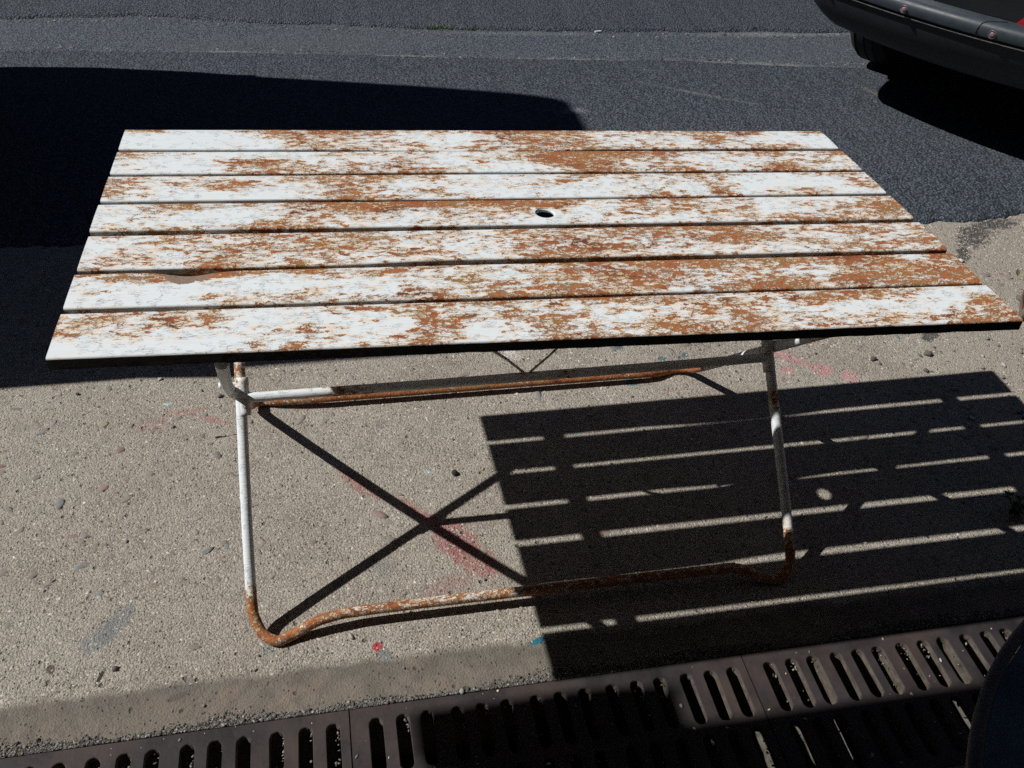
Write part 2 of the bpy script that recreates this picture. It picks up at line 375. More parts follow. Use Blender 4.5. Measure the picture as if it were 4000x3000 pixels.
M_CONC = concrete()
M_ASPH_NEAR = asphalt('rough_dark_asphalt', (.052, .067, .088), (.113, .142, .181), 120, .18, .0052, [(1.79, 2.36, .22, .012, -.55, (.2, .195, .18), .7), (2.50, 2.25, .16, .018, -1.25, (.22, .18, .15), .75), (2.60, 2.02, .2, .03, -1.1, (.17, .135, .11), .6), (2.75, 1.8, .2, .03, -.9, (.12, .105, .09), .4), (1.24, 2.26, .05, .03, 0, (.3, .32, .34), .8)])
M_ASPH_FAR = asphalt('cracked_dark_asphalt', (.048, .062, .084), (.100, .127, .168), 130, .12)
M_ASPH_OLD = asphalt('worn_grey_asphalt', (.081, .101, .131), (.144, .176, .220), 150, .4, .0035, [(-.02, 2.96, .18, .022, -.1, (.30, .29, .275), .7), (.62, 2.87, .22, .024, -.06, (.31, .30, .285), .75), (1.35, 2.79, .25, .02, -.1, (.27, .265, .26), .6), (2.2, 2.67, .4, .03, -.2, (.25, .25, .25), .65), (2.35, 3.02, .5, .03, -.05, (.24, .24, .245), .6), (1.2, 3.1, .4, .025, -.1, (.2, .2, .2), .4), (-.6, 2.98, .4, .03, -.1, (.2, .2, .2), .35)])
M_IRON = simple('weathered_cast_iron', (.027, .022, .024), .7, 0.0, .4, .5, 14, .0014, (.062, .044, .038))
M_RUSTWALL = simple('dirty_slot_walls', (.105, .09, .075), .95, 0, .1, .45, 60, .002)
M_DIRT = simple('silt', (.14, .13, .11), .95, 0, .1, .5, 40, .003)
M_STEEL = simple('rusty_steel', (.13, .07, .045), .8, 0, .2, .4, 40)

# ------------------------------------------------------------------ the ground
CH_X0, CH_X1, CH_Y0, CH_Y1 = -3.2, 4.55, -.3420, -.0770        # the drain channel
def dsk(x): return .0085*(x-.6)
g = MB()
for (x0, x1, y0, y1) in [(-150, 150, .3, 300), (-150, 150, -150, CH_Y0-.06), (-150, CH_X0-.05, CH_Y0-.06, .3), (CH_X1+.05, 150, CH_Y0-.06, .3)]:
    g.quad((x0, y0, -.006), (x1, y0, -.006), (x1, y1, -.006), (x0, y1, -.006))
tag(g.obj('road', M_ASPH_OLD), kind='structure')

def ragged(x0, x1, step, f, amp, seed, sc=(1.5, 9, 40)):
    xs = np.arange(x0, x1+step*.5, step); out = []
    for xx in xs:
        n = sum(mnoise.noise((xx*s_, seed*3.7, .3*k))*a for k, (s_, a) in enumerate(zip(sc, (.85, .6, .45))))
        out.append((float(xx), f(xx)+amp*n))
    return out
def interp(pts):
    xs, ys = zip(*pts); return lambda x: float(np.interp(x, xs, ys))
def sheet(name, lo, hi, z, mat, parent=None, lip=.012, drop=.02, kind='structure'):
    """a strip between two ragged lines with rolled-over edges"""
    m = MB(); n = len(lo)
    cols = [[(a[0], a[1]-lip, z-drop) for a in lo], [(a[0], a[1]-lip*.4, z-drop*.35) for a in lo], [(a[0], a[1]+lip*.6, z) for a in lo],
            [(b[0], b[1]-lip*.6, z) for b in hi], [(b[0], b[1]+lip*.4, z-drop*.35) for b in hi], [(b[0], b[1]+lip, z-drop) for b in hi]]
    vs = [p for c in cols for p in c]
    fs = [(j*n+i, j*n+i+1, (j+1)*n+i+1, (j+1)*n+i) for j in range(5) for i in range(n-1)]
    m.add(vs, fs)
    o = m.obj(name, mat, parent, angle=60)
    if kind: o['kind'] = kind
    return o
f_slab = interp([(-9, 1.97), (-.58, 1.515), (2.0, 1.37), (2.18, 1.355), (2.36, 1.36), (2.53, 1.385), (4, 1.38), (9, 1.1)])
f_old_lo = interp([(-9, 3.9), (-.9, 3.01), (-.03, 2.92), (.26, 2.885), (.63, 2.835), (.91, 2.80), (1.74, 2.715), (2.23, 2.62), (2.6, 2.57), (9, 1.9)])
f_old_hi = interp([(-9, 3.9), (-.98, 3.40), (-.42, 3.42), (.09, 3.30), (.36, 3.26), (.96, 3.165), (1.85, 3.09), (2.74, 3.02), (9, 2.5)])
near = sheet('asphalt', ragged(-9, 9, .01, f_slab, .024, 1), ragged(-9, 9, .01, f_old_lo, .016, 2), .010, M_ASPH_NEAR, lip=.010, drop=.018)
far = sheet('far_asphalt', ragged(-9, 9, .02, f_old_hi, .022, 3), [(x, 60.) for x, _ in ragged(-9, 9, .02, f_old_hi, .02, 3)], .009, M_ASPH_FAR, lip=.014, drop=.02)
sl = MB(); XS = np.linspace(-9, 9, 181)
for a, b in zip(XS[:-1], XS[1:]):
    sl.quad((a, CH_Y1+dsk(a), 0), (b, CH_Y1+dsk(b), 0), (b, f_slab(b)+.08, 0), (a, f_slab(a)+.08, 0))
sl.quad((-9, CH_Y1+dsk(-9), 0), (9, CH_Y1+dsk(9), 0), (9, CH_Y1+dsk(9), -.22), (-9, CH_Y1+dsk(-9), -.22))
slab = sl.obj('concrete_slab', M_CONC); slab['kind'] = 'structure'
pv = MB(); pv.quad((-9, -8, 0), (9, -8, 0), (9, CH_Y0+dsk(9), 0), (-9, CH_Y0+dsk(-9), 0)); pv.quad((-9, CH_Y0+dsk(-9), 0), (9, CH_Y0+dsk(9), 0), (9, CH_Y0+dsk(9), -.22), (-9, CH_Y0+dsk(-9), -.22))
tag(pv.obj('pavement', M_CONC), kind='structure')

# stones showing in the concrete, sand grains, loose chips
def pal(n, cols, var=.18, seed=3):
    g_ = np.random.default_rng(seed); c = np.array(cols)[g_.integers(0, len(cols), n)]
    return np.clip(c*(1+g_.uniform(-var, var, (n, 1))), 0, 1)
n = 1500
px = rng.uniform(-.75, 2.4, n); py = rng.uniform(.03, 1.35, n)
size = rng.gamma(3.0, .0018, n)+.0025; size = np.minimum(size, .0135)
keep = (py > .05+rng.uniform(0, .12, n)) & (rng.uniform(0, 1, n) < np.where(py < .22, .18, np.where(px < .2, .95, .5)))
px, py, size = px[keep], py[keep], size[keep]
o = scatter('embedded_pebble_bed', np.stack([px, py, -size*.10], 1), size, pal(len(px), [(.26, .232, .2), (.29, .255, .215), (.23, .21, .19), (.25, .245, .232), (.3, .265, .21), (.27, .2, .17), (.25, .225, .19), (.225, .23, .222), (.27, .24, .205)], .16, 4), M_STONE, slab, flat=.20, elong=2.1, ico=2, seed=5)
tag(o, kind='stuff')
n = 150000
px = rng.uniform(-.85, 2.5, n); py = rng.uniform(.0, 1.40, n)**1.0
dens = np.array([mnoise.noise((x*5, y*5, 2.)) for x, y in zip(px, py)])
keep = (rng.uniform(-.5, 1, n) < dens+.75) & (py > .004+rng.uniform(0, .02, n)); px, py = px[keep], py[keep]
size = rng.gamma(3., .00033, len(px))+.0005
o = scatter('sand_grains', np.stack([px, py, size*.1-.0004], 1), size, pal(len(px), [(.46, .42, .36), (.53, .49, .425), (.35, .313, .265), (.155, .138, .117), (.64, .605, .54), (.37, .334, .284), (.45, .405, .343), (.22, .196, .168)], .25, 6), M_STONE, slab, flat=.75, elong=1.7, seed=7)
tag(o, kind='stuff')
# dark grit swept up against the iron edge
n = 21000
px = rng.uniform(-.5, 2.2, n)
wid = np.array([max(0.0, .013+.026*mnoise.noise((x*6.0, 4.4, 0))+.012*mnoise.noise((x*22., 1.1, 0))) for x in px])
wid = np.where(px > .15, wid*.62+.004, wid+.004)
py = CH_Y1+dsk(px)+.001+np.abs(rng.normal(0, .55, n))*wid
size = rng.gamma(2.0, .00034, n)+.00045
o = scatter('drain_edge_grit', np.stack([px, py, size*.35], 1), size, pal(n, [(.10, .10, .10), (.14, .145, .145), (.07, .068, .065), (.2, .2, .19), (.33, .32, .3), (.13, .115, .1), (.05, .05, .05), (.2, .175, .145)], .3, 8), M_STONE, None, flat=.8, elong=1.5, ico=1, seed=9)
tag(o, 'dark grit gathered along the iron edge of the drain', None, None, 'stuff')
# scattered loose gravel, right of the slab joint and here and there
n = 150
px = np.concatenate([rng.normal(2.05, .16, 60), rng.uniform(-.3, 1.7, 90)]); py = np.concatenate([rng.normal(.72, .16, 60), rng.uniform(-.06, 1.1, 90)])
size = np.concatenate([rng.gamma(3, .0013, 60)+.002, rng.gamma(2, .0008, 90)+.0010])
o = scatter('loose_gravel', np.stack([px, py, size*.45], 1), size, pal(n, [(.24, .23, .215), (.17, .17, .165), (.34, .32, .29), (.12, .11, .1), (.5, .49, .46)], .25, 10), M_STONE, None, flat=.7, elong=1.6, ico=2, seed=11)
tag(o, 'loose gravel scattered over the concrete by the right edge', None, None, 'stuff')
# chippings standing proud in the asphalt
n = 62000
px = rng.uniform(-1.5, 4.2, n); py = rng.uniform(1.38, 4.6, n)
lo_ = np.array([f_slab(x) for x in px]); a_ = np.array([f_old_lo(x) for x in px]); b_ = np.array([f_old_hi(x) for x in px])
isn = (py > lo_+.02) & (py < a_-.015); isf = py > b_+.02; iso = (py > a_+.01) & (py < b_-.01)
for nm, sel, zz, cols, par, s0, fr in [('asphalt_chippings', isn, .010, [(.065, .081, .103), (.086, .106, .135), (.038, .046, .059), (.117, .138, .166), (.075, .091, .114), (.028, .034, .042)], near, .0021, 1.0), ('far_chippings', isf, .009, [(.055, .062, .074), (.075, .084, .098), (.04, .045, .054)], far, .0022, .8)]:
    sel = sel & (rng.uniform(0, 1, n) < fr)
    k = int(sel.sum()); size = rng.gamma(4., s0/4, k)+.0008
    o = scatter(nm, np.stack([px[sel], py[sel], zz-size*.15], 1), size, pal(k, cols, .3, 12), M_STONE, par, flat=.7, elong=1.5, seed=13); tag(o, kind='stuff')
k = int(iso.sum()); sel = iso
size = rng.gamma(3., .00045, k)+.0006
edge_w = np.minimum(np.abs(py[sel]-a_[sel]), np.abs(py[sel]-b_[sel]))
size = size*np.where(edge_w < .09, 1.7, .9)
o = scatter('old_surface_grit', np.stack([px[sel], py[sel], -.006+size*.2], 1), size, pal(k, [(.10, .112, .128), (.14, .15, .165), (.075, .084, .097), (.22, .225, .23), (.06, .066, .075)], .3, 14), M_STONE, None, flat=.7, elong=1.5, seed=15)
tag(o, 'pale grit lying on the worn strip of the road', None, None, 'stuff')
# grass tuft in the step of the road surface
gb = MB()
for i in range(420):
    t = random.betavariate(1.2, 1.2); x = .72+.34*t+random.gauss(0, .008); y = f_old_hi(x)-.006+random.gauss(0, .008)
    hgt = random.uniform(.004, .017)*(1.3 if abs(x-.84) < .05 else .8); a = random.uniform(0, 6.28); ln = random.uniform(.2, 1.0)*hgt; w = .0011
    dx, dy = math.cos(a)*ln, math.sin(a)*ln; wx, wy = -math.sin(a)*w, math.cos(a)*w
    gb.add([(x-wx, y-wy, -.006), (x+wx, y+wy, -.006), (x+dx*.5+wx*.8, y+dy*.5+wy*.8, -.006+hgt*.7), (x+dx*.5-wx*.8, y+dy*.5-wy*.8, -.006+hgt*.7), (x+dx, y+dy, -.006+hgt)], [(0, 1, 2, 3), (3, 2, 4)])
M_GRASS = simple('grass_blades', (.075, .13, .03), .6, 0, .3, .5, 200)
tag(gb.obj('grass', M_GRASS), 'thin green grass growing in the crack of the road', None, None, 'stuff')

# ------------------------------------------------------------------ the drain: channel, iron grates
ch = MB()
FLOOR = -.18
NX = 160
xs = np.linspace(CH_X0, CH_X1, NX)
prof_y = np.linspace(CH_Y0, CH_Y1, 9)
vs = [(x, y+dsk(x), FLOOR+.014*mnoise.noise((x*7, y*12, 0))+.010*mnoise.noise((x*25, y*30, 5))) for x in xs for y in prof_y]
ch.add(vs, [(i*9+j, (i+1)*9+j, (i+1)*9+j+1, i*9+j+1) for i in range(NX-1) for j in range(8)])
tag(ch.obj('drain_channel', M_DIRT, smooth=True), kind='structure')

PITCH, GAP, SW = .0434, .0072, .0252
SLOTS = []
def grate(x0, label, k=1.0):
    """cast iron grate .7055 m long: two rows of fifteen slots in groups of three, ribs under the wider bars"""
    L, Y0, Y1, T = .7055*k, CH_Y0+.0015, CH_Y1-.0015, .012
    root = thing('drain_grate', label, 'drain grate', (x0, dsk(x0), 0), .0085, 'iron grates of the drain')
    rows = [(-.2015, -.0985), (-.3215, -.2185)]
    centres = [k*(.0430+i*PITCH+(i//3)*GAP) for i in range(15)]
    edges = [0.0]+[(centres[i]+centres[i+1])/2 for i in range(14)]+[L]
    m = MB()
    wall = MB()
    for (sy0, sy1) in rows:
        cyr0, cyr1 = sy0-.0085, sy1+.0085
        for i, cx in enumerate(centres):
            ex0, ex1 = edges[i], edges[i+1]; jit = random.uniform(-.0012, .0012)
            r = SW/2; pts = []
            for k in range(9):
                a = math.pi*k/8; pts.append((cx+r*math.cos(a)+jit, sy1-r+r*math.sin(a)))
            for k in range(9):
                a = math.pi+math.pi*k/8; pts.append((cx+r*math.cos(a)+jit, sy0+r+r*math.sin(a)))
            pts = [(px_+random.uniform(-.0006, .0006), py_+random.uniform(-.0006, .0006)) for px_, py_ in pts]
            n_ = len(pts); c0 = (cx, (sy0+sy1)/2); outer = []
            for (px_, py_) in pts:
                dx, dy = px_-c0[0], py_-c0[1]; t = 1e9
                if dx > 1e-9: t = min(t, (ex1-c0[0])/dx)
                if dx < -1e-9: t = min(t, (ex0-c0[0])/dx)
                if dy > 1e-9: t = min(t, (cyr1-c0[1])/dy)
                if dy < -1e-9: t = min(t, (cyr0-c0[1])/dy)
                outer.append([c0[0]+dx*t, c0[1]+dy*t])
            for cn in ((ex0, cyr0), (ex1, cyr0), (ex1, cyr1), (ex0, cyr1)):
                j = min(range(n_), key=lambda q: (outer[q][0]-cn[0])**2+(outer[q][1]-cn[1])**2); outer[j] = list(cn)
            SLOTS.append((x0+cx-r-.003, x0+cx+r+.003, sy0-.004, sy1+.004))
            b = .0012
            inner2 = [(c0[0]+(p[0]-c0[0])*(1-b/(SW/2)), c0[1]+(p[1]-c0[1])*(1-b/.05)) for p in pts]
            vs = [(p[0], p[1], 0) for p in outer]+[(p[0], p[1], 0) for p in pts]+[(p[0], p[1], -b) for p in inner2]
            m.add(vs, [(k, (k+1) % n_, n_+(k+1) % n_, n_+k) for k in range(n_)]+[(n_+k, n_+(k+1) % n_, 2*n_+(k+1) % n_, 2*n_+k) for k in range(n_)])
            deep = T
            rough = [random.uniform(-.0022, .0022) for _ in range(n_)]
            wv = [(p[0], p[1], -b) for p in inner2]+[(p[0]+rough[k]*.5, p[1]+rough[k]*.4, -b-deep) for k, p in enumerate(inner2)]
            wall.add(wv, [(k, (k+1) % n_, n_+(k+1) % n_, n_+k) for k in range(n_)])
    for (a, b) in [(Y0, rows[1][0]-.0085), (rows[1][1]+.0085, rows[0][0]-.0085), (rows[0][1]+.0085, Y1)]:
        if b-a > .0002: m.quad((0, a, 0), (L, a, 0), (L, b, 0), (0, b, 0))
    for a, b in [((0, Y0), (L, Y0)), ((L, Y0), (L, Y1)), ((L, Y1), (0, Y1)), ((0, Y1), (0, Y0))]:
        m.quad((*a, 0), (*b, 0), (*b, -.02), (*a, -.02))
    m.obj('plate', M_IRON, root)
    wall.obj('slot_walls', M_RUSTWALL, root)
    for i in (2, 5, 8, 11):
        xr0, xr1 = centres[i]+SW/2-.002, centres[i+1]-SW/2+.001
        rb = MB(); N = 14
        for (a, b) in ((Y0+.004, Y1-.004),):
            ys = np.linspace(a, b, N); zz = [-.040+random.uniform(-.004, .004) for _ in ys]
            vs = []
            for y_, z_ in zip(ys, zz): vs += [(xr0+random.uniform(-.0008, .0008), y_, -.0135), (xr0+random.uniform(-.002, .001), y_, z_), (xr1, y_, z_), (xr1, y_, -.0135)]
            rb.add(vs, [(4*k+q, 4*k+(q+1) % 4, 4*(k+1)+(q+1) % 4, 4*(k+1)+q) for k in range(N-1) for q in range(4)])
        rb.obj('rib', M_RUSTWALL, root)
    return root
grate(-1.1330, 'drain grate beyond the left edge of the picture')
grate(-.4260, 'cast iron drain grate lying left of the other grates in the sun', 1.05)
grate(.3170, 'cast iron drain grate half in soft shadow in the middle of the drain')
grate(1.0250, 'rusty brown cast iron drain grate in the sun beside the round table', .955)
grate(1.7002, 'cast iron drain grate farthest right, hidden behind the round table')
n = 330
gx = rng.uniform(-.35, 2.0, n); gy = rng.uniform(CH_Y0+.01, CH_Y1-.004, n); size = rng.gamma(1.6, .0006, n)+.0005
ok = np.array([not any(a < x < b and c < y-dsk(x) < d for a, b, c, d in SLOTS) for x, y in zip(gx, gy)])
gx, gy, size = gx[ok], gy[ok], size[ok]; n = len(gx)
o = scatter('grate_litter', np.stack([gx, gy, size*.25], 1), size, pal(n, [(.4, .38, .35), (.55, .53, .5), (.2, .19, .18), (.6, .55, .42), (.3, .28, .27)], .2, 20), M_STONE, None, flat=.35, elong=1.8, ico=1, seed=21)
tag(o, 'pale flecks of litter lying on the iron drain grates', None, None, 'stuff')

dp, ds = [], []
for (a, b, c_, d2) in SLOTS:
    if not (-.4 < a < 2.0) or random.random() < .25: continue
    for q in range(random.randint(4, 16)):
        t = random.betavariate(.8, 1.6)
        dp.append((b-.004-abs(random.gauss(0, .0022)) if random.random() < .7 else random.uniform(a+.005, b-.005), d2-.005-t*(d2-c_)*.9+dsk(a), -random.uniform(.004, .02))); ds.append(random.uniform(.0008, .0026))
dp = np.array(dp); ds = np.array(ds)
inside = np.array([any(a+.003 < p[0] < b-.003 and c_+.003 < p[1]-dsk(p[0]) < d2-.003 for a, b, c_, d2 in SLOTS) for p in dp])
o = scatter('slot_debris', dp[inside], ds[inside], pal(int(inside.sum()), [(.16, .14, .115), (.24, .22, .19), (.10, .085, .07), (.3, .28, .25)], .3, 24), M_STONE, None, flat=.6, elong=1.9, ico=1, seed=25)
tag(o, 'clods of dried dirt caught in the slots of the drain grates', None, None, 'stuff')

# ------------------------------------------------------------------ the table
LT, DT = 1.3602, .7089
def ztop(x, y): return .73-.0423259*x-.0397227*y
table = thing('garden_table', 'folding garden table of steel slats with flaking white paint and rust', 'table')
SLATS = [(.7089, .7089, .622, .622), (.6115, .6105, .5235, .522), (.5138, .512, .4245, .423), (.4125, .4115, .3252, .3225), (.3100, .3090, .2185, .2125), (.2000, .2005, .1108, .1045), (.0990, .0992, -.003, -.003)]
WEAR = [("642477866546886666677735", "000147654324766445364222", "211325665545676655566652"),
        ("642223545645799977546646", "412675345334499765243554", "323676566652258655556746"),
        ("644547775533546655543456", "645654764434443454611126", "432124755442323454724633"),
        ("376658999888864766533337", "342136684656734656424557", "454466435543344344467656"),
        ("355556776645777778745655", "455556664335766557755656", "545665544546765544445657"),
        ("666756667546877887788747", "221312334566878646537678", "312566556365766669978778"),
        ("666525557665665665677634", "554433336457446555523337", "232256456347767785465477")]
def wear_at(i, fx, fy):
    rows = WEAR[i]; u = min(max(fx*24-.5, 0), 22.999); k = int(u); t = u-k
    def row(r): return (int(rows[r][k])*(1-t)+int(rows[r][min(k+1, 23)])*t)/9.0
    v = min(max((fy-.12)/.38, 0), 2); j = min(int(v), 1); s_ = min(v-j, 1)
    return row(j)*(1-s_)+row(j+1)*s_
HX, HY, HR = .7040, .3605, .0168
for i, (bl, br_, fl, fr) in enumerate(SLATS):
    m = MB(); N = 150; T = .0178; r = .0032; th = .002
    rings = 0; npf = None
    for k in range(N+1):
        s_ = k/N; x = s_*LT
        x += .0012*mnoise.noise((i*3.1, 0, 0)) if 0 < k < N else random.uniform(-.001, .001)
        y1 = bl+(br_-bl)*s_ + .0011*mnoise.noise((x*2.2, i*5.3, 1)); y0 = fl+(fr-fl)*s_ + .0011*mnoise.noise((x*2.2, i*5.3, 7))
        if i == 0: y0 -= .0085*math.exp(-((x-.63)/.19)**4)
        if i == 2: y0 -= .0048/(1+math.exp(-(x-.40)/.03))*(1-.8/(1+math.exp(-(x-1.02)/.05)))
        if i == 4: y0 -= .0075/(1+math.exp((x-.44)/.03))
        jag = .0009*mnoise.noise((x*60, i*9.1, 3))
        prof = [(y0, -T+jag)]+[(y0+r-r*math.cos(a), -r+r*math.sin(a)) for a in [math.pi/2*q/4 for q in range(5)]]
        prof += [(y0+r+(y1-y0-2*r)*q/14, 0) for q in range(1, 14)]
        prof += [(y1-r+r*math.sin(a), -r+r*math.cos(a)) for a in [math.pi/2*q/4 for q in range(5)]]+[(y1, -T)]
        no = len(prof)
        prof += [(y1-th, -T), (y1-th, -th-.001), (y0+th, -th-.001), (y0+th, -T+jag)]
        npf = len(prof)
        for (yy, zz) in prof:
            f = (yy-y0)/(y1-y0); z = ztop(x, yy)+zz
            if zz > -r*1.01: z += .0007*math.sin(math.pi*f)+.0004*mnoise.noise((x*6, yy*20, i))
            if i == 5:      # the bent back edge
                g_ = math.exp(-((x-.152)/.036)**2)*max(0, min(1, (f-.50)/.50))**1.4
                z -= .0058*g_; yy -= .0035*g_*(1 if f > .9 else 0)
            m.v.append((x, yy, z))
    for k in range(N):
        for q in range(npf): m.f.append((k*npf+q, k*npf+(q+1) % npf, (k+1)*npf+(q+1) % npf, (k+1)*npf+q))
    m.f.append(tuple(range(no))); m.f.append(tuple(N*npf+q for q in range(no)))
    me = m.mesh('slat')
    if i == 3:
        tmp = link('cut_slat', me, M_PAINT)
        cb = MB(); cb.lathe([(0.0001, .5), (HR, .5), (HR, .9), (.0001, .9)], 40, (HX, HY, 0)); cut = cb.obj('cutter', M_PAINT)
        md = tmp.modifiers.new('b', 'BOOLEAN'); md.operation = 'DIFFERENCE'; md.object = cut; md.solver = 'EXACT'
        dg = bpy.context.evaluated_depsgraph_get()
        me2 = bpy.data.meshes.new_from_object(tmp.evaluated_get(dg))
        bpy.data.objects.remove(tmp); bpy.data.objects.remove(cut); me = me2; me.name = 'slat'
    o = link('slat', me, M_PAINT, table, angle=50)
    co = np.empty(len(me.vertices)*3, np.float32); me.vertices.foreach_get('co', co); co = co.reshape(-1, 3)
    wv, bv, gv = [], [], []
    for (x, y, z) in co:
        s_ = min(max(x/LT, 0), 1); y1 = bl+(br_-bl)*s_; y0 = fl+(fr-fl)*s_; f = min(max((y1-y)/(y1-y0), 0), 1)
        w = wear_at(i, s_, f)
        w = .515+(w-.53)*(.88 if w < .53 else .68)
        d = ztop(x, y)-z
        if d > .004: w = w*.7+.22+.3*max(0, (d-.006)/.012)
        b = 0.0
        if i == 5:
            b = 1.4*math.exp(-((x-.150)/.033)**2-((y-y1)/.034)**2)
            w += .25*math.exp(-((x-.17)/.09)**2-((y-y1)/.02)**2)
        if d > .0029: gv.append((1.0 if d > .006 else .9) if (i == 6 and y < .05) else (.50 if d > .008 else .18))  # flange darkening, strongest on the front slat, deeper low down
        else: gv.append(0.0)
        if i == 3:
            dh = math.hypot(x-HX, y-HY)
            if dh < .024: w = min(w, .36)
        wv.append(w); bv.append(b)
    set_attr(me, 'wear', wv); set_attr(me, 'bare', bv); set_attr(me, 'flange_dark', gv)
    if i == 3: tag(o, 'slat with the round parasol hole'); hole_slat = o
    if i == 5: tag(o, 'slat with a bent bare patch in its back edge')
    if i == 6: tag(o, 'front slat')
cl = MB(); cl.lathe([(HR-.0001, -.0006), (HR-.0008, -.0009), (HR-.0014, -.002), (HR-.0014, -.006), (HR-.0004, -.006), (HR+.0001, -.0025)], 36)
cm = cl.mesh('hole_collar')
for v in cm.vertices: v.co = Vector((v.co.x+HX, v.co.y+HY, v.co.z+ztop(v.co.x+HX, v.co.y+HY)+.0003+.0008*mnoise.noise((v.co.x*150, v.co.y*150, 0))))
set_attr(cm, 'wear', [.22]*len(cm.vertices)); set_attr(cm, 'bare', [0.]*len(cm.vertices))
link('hole_collar', cm, M_TUBE, hole_slat, smooth=True)
for xa, xb in ((.135, .178), (1.175, 1.22)):
    m = MB(); N = 12; vs = []
    for k in range(N+1):
        y = .006+(DT-.02)*k/N
        for (xx, dz) in ((xa, -.0185), (xb, -.0185), (xb, -.0225), (xa, -.0225)): vs.append((xx+(.02 if xa < .5 else -.01)*(1-y/DT), y, ztop(xx, y)+dz))
    m.add(vs, [(4*k+q, 4*k+(q+1) % 4, 4*(k+1)+(q+1) % 4, 4*(k+1)+q) for k in range(N) for q in range(4)]+[(0, 1, 2, 3), tuple(4*N+q for q in range(4))])
    me = m.mesh('batten'); set_attr(me, 'wear', [.62]*len(me.vertices)); set_attr(me, 'bare', [0.]*len(me.vertices))
    link('batten', me, M_TUBE, table)

TR = .0098
def tube_part(name, pts, r, wearf, parent, label=None, n=16, step=.012, wob=.0004):
    pts = densify(pts, step); m = MB(); m.tube(pts, r, n); me = m.mesh(name)
    for v in me.vertices: v.co += v.normal*wob*(mnoise.noise(v.co*55)+.6*mnoise.noise(v.co*160))
    set_attr(me, 'wear', [wearf(v.co) for v in me.vertices]); set_attr(me, 'bare', [0.]*len(me.vertices))
    o = link(name, me, M_TUBE, parent, smooth=True)
    if label: o['label'] = label
    return o
def fy(z): return .085+.795*z           # front-footed frame leans back
def by(z): return .735-1.03*z           # rear-footed frame leans forward
ZF, ZB = .672, .660
# front-footed frame: leg, foot bend, floor rail, foot bend, leg
path = [(.186, fy(ZF), ZF), (.170, fy(.39), .39), (.157, fy(.09), .09), (.163, .100, .026), (.192, .072, TR), (.226, .079, TR+.003), (.290, .094, .030), (.42, .100, .031),
        (1.00, .099, .031), (1.075, .097, .029), (1.118, .084, TR+.004), (1.150, .076, TR), (1.180, .090, .024), (1.190, fy(.075), .075), (1.174, fy(.36), .36), (1.170, fy(.648), .648)]
def cat(P, n=6):
    P = [Vector(p) for p in P]; out = []
    for i in range(len(P)-1):
        p0, p1, p2, p3 = P[max(i-1, 0)], P[i], P[i+1], P[min(i+2, len(P)-1)]
        for k in range(n):
            t = k/n
            out.append(.5*((2*p1)+(p2-p0)*t+(2*p0-5*p1+4*p2-p3)*t*t+(3*p1-p0-3*p2+p3)*t**3))
    out.append(P[-1]); return out
def wear_front(c):
    x, y, z = c
    if z < .05:
        w = .86-.16*math.exp(-((x-.46)/.12)**2)-.12*math.exp(-((x-.62)/.05)**2)
        if z > TR+.026: w -= .07
        return w
    w = .18+.75*max(0, 1-(z-.05)/.055)
    w += .5*math.exp(-((z-.385)/.022)**2)+(.5*math.exp(-((z-.285)/.02)**2) if x > .6 else 0)
    return w
tube_part('front_leg_frame', cat(path), TR, wear_front, table)
pb = [(.196, by(ZB), ZB), (.150, by(.36), .36), (.1375, by(.06), .06), (.1400, .722, .022), (.160, .738, TR), (.20, .730, TR+.006), (.27, .722, .020), (.40, .720, .021), (.95, .716, .021), (1.07, .716, .020), (1.110, .724, TR+.004), (1.145, .735, TR),
      (1.178, .722, .022), (1.186, by(.07), .07), (1.192, by(.36), .36), (1.200, by(.635), .635)]
def wear_back(c):
    x, y, z = c
    if z < .05: return 1.02+.06*math.sin(x*23) - (.2 if x < .27 else 0)
    w = .26+.7*max(0, 1-(z-.05)/.09)
    return w+.35*math.exp(-((z-.33)/.025)**2)+(.2 if z > .45 and x > .6 else 0)
tube_part('rear_leg_frame', cat(pb), TR, wear_back, table)
# cross rail welded between the front-footed legs, with flared weld ends
xr = [(.172, .3575, .3435), (.215, .3575, .3425), (.5, .3565, .341), (.9, .3555, .3405), (1.13, .3555, .341), (1.173, .3555, .3415)]
tube_part('cross_rail', xr, TR*.93, lambda c: .20+.40*math.exp(-((c.x-.36)/.07)**2)+.25*math.exp(-((c.x-.74)/.12)**2)+.5*max(0, .342-c.z)*40, table)
for x in (.172, 1.173):
    tube_part('weld', [(x, fy(.318), .318), (x, fy(.346)+.001, .346), (x, fy(.372), .372)], TR*1.16, lambda c: .40, table, step=.006, wob=.0012)
    s_ = 1 if x < .5 else -1
# pivot rivets through the crossing tubes
for x0, x1 in ((.134, .172), (1.172, 1.207)):
    m = MB(); m.tube([(x0, fy(.363), .363), (x1, fy(.363), .363)], .0042, 12)
    for xe, d in ((x0, -1), (x1, 1)):
        m.lathe([(.0001, .004*d), (.0045, .003*d), (.0068, .0008*d), (.0068, -.001*d)], 14, (xe, fy(.363), .363), axis='x')
    me = m.mesh('rivet'); set_attr(me, 'wear', [.25]*len(me.vertices)); set_attr(me, 'bare', [0.]*len(me.vertices))
    link('rivet', me, M_TUBE, table, smooth=True)
